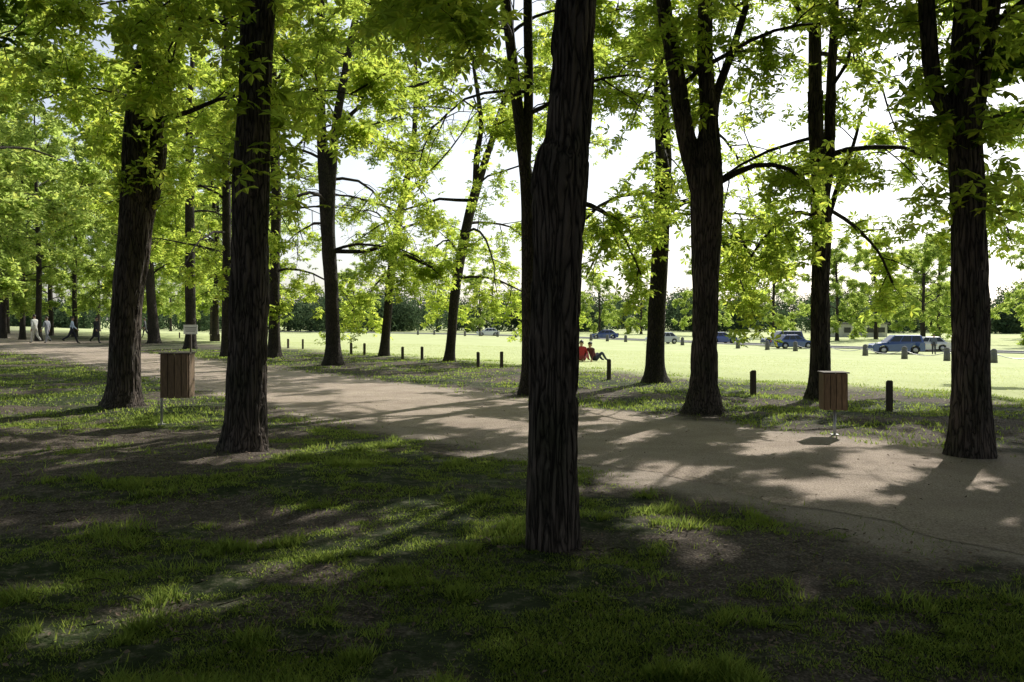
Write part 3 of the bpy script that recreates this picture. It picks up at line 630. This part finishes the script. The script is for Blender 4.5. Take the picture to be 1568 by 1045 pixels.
    if skirt:
        pc=np.array(J['waist']); rings=[]
        for q,(z,r) in enumerate(((0,.13),(-.15,.19),(-.4,.23),(-.68,.27))):
            rings.append([pc+np.array([math.cos(t)*r,math.sin(t)*r*.8,z+.0])+np.array([0,0,.01*math.sin(5*t)*q]) for t in th])
        rings=np.array(rings); i=np.arange(3)[:,None]*14; mb.add(rings,np.stack([i+j,i+(j+1)%14,i+14+(j+1)%14,i+14+j],-1).reshape(-1,4),0,True)
    mm=[simple(name+"_top",top,.85,var=.12),simple(name+"_bottom",bot,.85,var=.12),SK,simple(name+"_shoe",shoe,.6),simple(name+"_hair",hair,.6),simple(name+"_lips",(.35,.12,.1),.5)]
    o=mb.obj(name,mm,loc); o.rotation_euler=(0,0,yaw); o.scale=(h/1.75,)*3; return o
def walk(stride=25,arm=18,lean=.02,ph=1):
    J={}; pz=.93-(.0004*stride*stride*.09)
    J['pelvis']=(0,0,pz); J['waist']=(0,.01,pz+.17); J['chest']=(0,lean,pz+.40); J['neck']=(0,lean+.005,pz+.555); J['headb']=(0,lean+.02,pz+.61); J['headc']=(0,lean+.03,pz+.695); J['headt']=(0,lean+.02,pz+.765)
    for s,sx,g in (('L',-1,ph),('R',1,-ph)):
        a=R(stride*g); kb=R(8 if g>0 else 32) if stride>5 else R(3)
        hip=np.array([sx*.095,0,pz-.05]); kn=hip+.43*np.array([0,math.sin(a),-math.cos(a)]); an=kn+.41*np.array([0,math.sin(a-kb),-math.cos(a-kb)])
        J['hip'+s]=tuple(hip); J['kn'+s]=tuple(kn); J['an'+s]=tuple(an); J['toe'+s]=(an[0]+sx*.02,an[1]+.16,max(.035,an[2]-.05))
        b=R(-arm*g); sh=np.array([sx*.185,lean,pz+.475]); el=sh+.29*np.array([sx*.12,math.sin(b),-math.cos(b)]); b2=b+R(22); wr=el+.25*np.array([0,math.sin(b2),-math.cos(b2)])
        J['sh'+s]=tuple(sh); J['el'+s]=tuple(el); J['wr'+s]=tuple(wr)
    mz=min(J['toeL'][2],J['toeR'][2],J['anL'][2]-.05,J['anR'][2]-.05)-.035
    return {k:(v[0],v[1],v[2]-mz) for k,v in J.items()}
def sit(back=25,knee=.45):
    J={}; b=R(back); sp=lambda d:(0,-math.sin(b)*d,.13+math.cos(b)*d)
    J['pelvis']=(0,0,.13); J['waist']=sp(.17); J['chest']=sp(.4); J['neck']=sp(.555); hb=np.array(sp(.6)); J['headb']=tuple(hb); J['headc']=tuple(hb+[0,.03,.085]); J['headt']=tuple(hb+[0,.03,.155])
    for s,sx in(('L',-1),('R',1)):
        J['hip'+s]=(sx*.1,.03,.12); J['kn'+s]=(sx*.14,.36,knee-(.05 if s=='L' else 0)); J['an'+s]=(sx*.13,.62,.09); J['toe'+s]=(sx*.15,.78,.05)
        c=np.array(sp(.475)); J['sh'+s]=(sx*.185,c[1],c[2]); J['el'+s]=(sx*.25,c[1]-.12,c[2]-.25) if back>15 else (sx*.22,c[1]+.12,c[2]-.23); J['wr'+s]=(sx*.26,c[1]-.2,.12) if back>15 else (sx*.14,c[1]+.33,knee+.0)
    return J
hd=(.03,.02,.015)
def put(u,Y): X=(u-784)/F*Y; return (X,Y,float(Hh(X,Y))+.02)
person("walking_man",put(53,57),R(70),walk(14,10),(.75,.75,.73),(.6,.58,.54),hd,h=1.88)
person("walking_woman",put(72,57),R(75),walk(16,10,ph=-1),(.35,.36,.42),(.3,.3,.34),(.06,.04,.02),h=1.76)
person("walking_man",put(110,56),R(-70),walk(27,24),(.6,.7,.9),(.015,.015,.03),hd,h=1.8)
person("walking_woman",put(147,56),R(-110),walk(16,14),(.015,.015,.02),(.02,.02,.025),hd,skirt=True,h=1.74)
person("walking_man",put(222,76),R(100),walk(15,12),(.1,.1,.13),(.05,.05,.07),hd)
person("standing_man",put(1430,75),R(160),walk(3,4),(.1,.12,.18),(.04,.04,.06),hd,h=1.75)
person("seated_woman",(2.85,34.8,float(Hh(2.85,34.8))),R(-20),sit(8,.42),(.4,.03,.05),(.30,.05,.07),hd,h=1.6)
person("seated_man",(3.35,34.8,float(Hh(3.35,34.8))),R(-50),sit(28,.40),(.10,.02,.03),(.02,.025,.05),hd,h=1.6)
print("props",time.time()-T0)
# ---------------------------------------------------------------- light
w=bpy.data.worlds.new("World"); scene.world=w; w.use_nodes=True; nt=w.node_tree; nt.nodes.clear()
sky=nt.nodes.new("ShaderNodeTexSky"); sky.sky_type='NISHITA'; sky.sun_disc=False; sky.sun_elevation=EL; sky.sun_rotation=AZ; sky.air_density=1.0; sky.dust_density=1.8; sky.ozone_density=1.5
hs=nt.nodes.new("ShaderNodeHueSaturation"); hs.inputs['Saturation'].default_value=.5; hs.inputs['Value'].default_value=1.12; nt.links.new(sky.outputs[0],hs.inputs['Color'])
bg=nt.nodes.new("ShaderNodeBackground"); bg.inputs[1].default_value=.15; ow=nt.nodes.new("ShaderNodeOutputWorld"); nt.links.new(hs.outputs[0],bg.inputs[0]); nt.links.new(bg.outputs[0],ow.inputs[0])
S=Vector((math.sin(AZ)*math.cos(EL),math.cos(AZ)*math.cos(EL),math.sin(EL)))
l=bpy.data.lights.new("sun",'SUN'); l.energy=5; l.angle=R(.53); l.color=(1,.95,.86); lo=bpy.data.objects.new("sun",l); lo.rotation_euler=S.to_track_quat('Z','Y').to_euler(); lo.location=(20,30,30); scene.collection.objects.link(lo)
scene.view_settings.view_transform='Standard'; scene.view_settings.look='None'; scene.view_settings.exposure=0
c=bpy.data.cameras.new("camera"); c.lens=30; c.sensor_width=36; c.shift_y=-32.5/1568; c.clip_start=.05; c.clip_end=9000
co=bpy.data.objects.new("camera",c); co.location=(0,0,CAMH); co.rotation_euler=(R(90),0,0); scene.collection.objects.link(co); scene.camera=co
print("done",time.time()-T0)
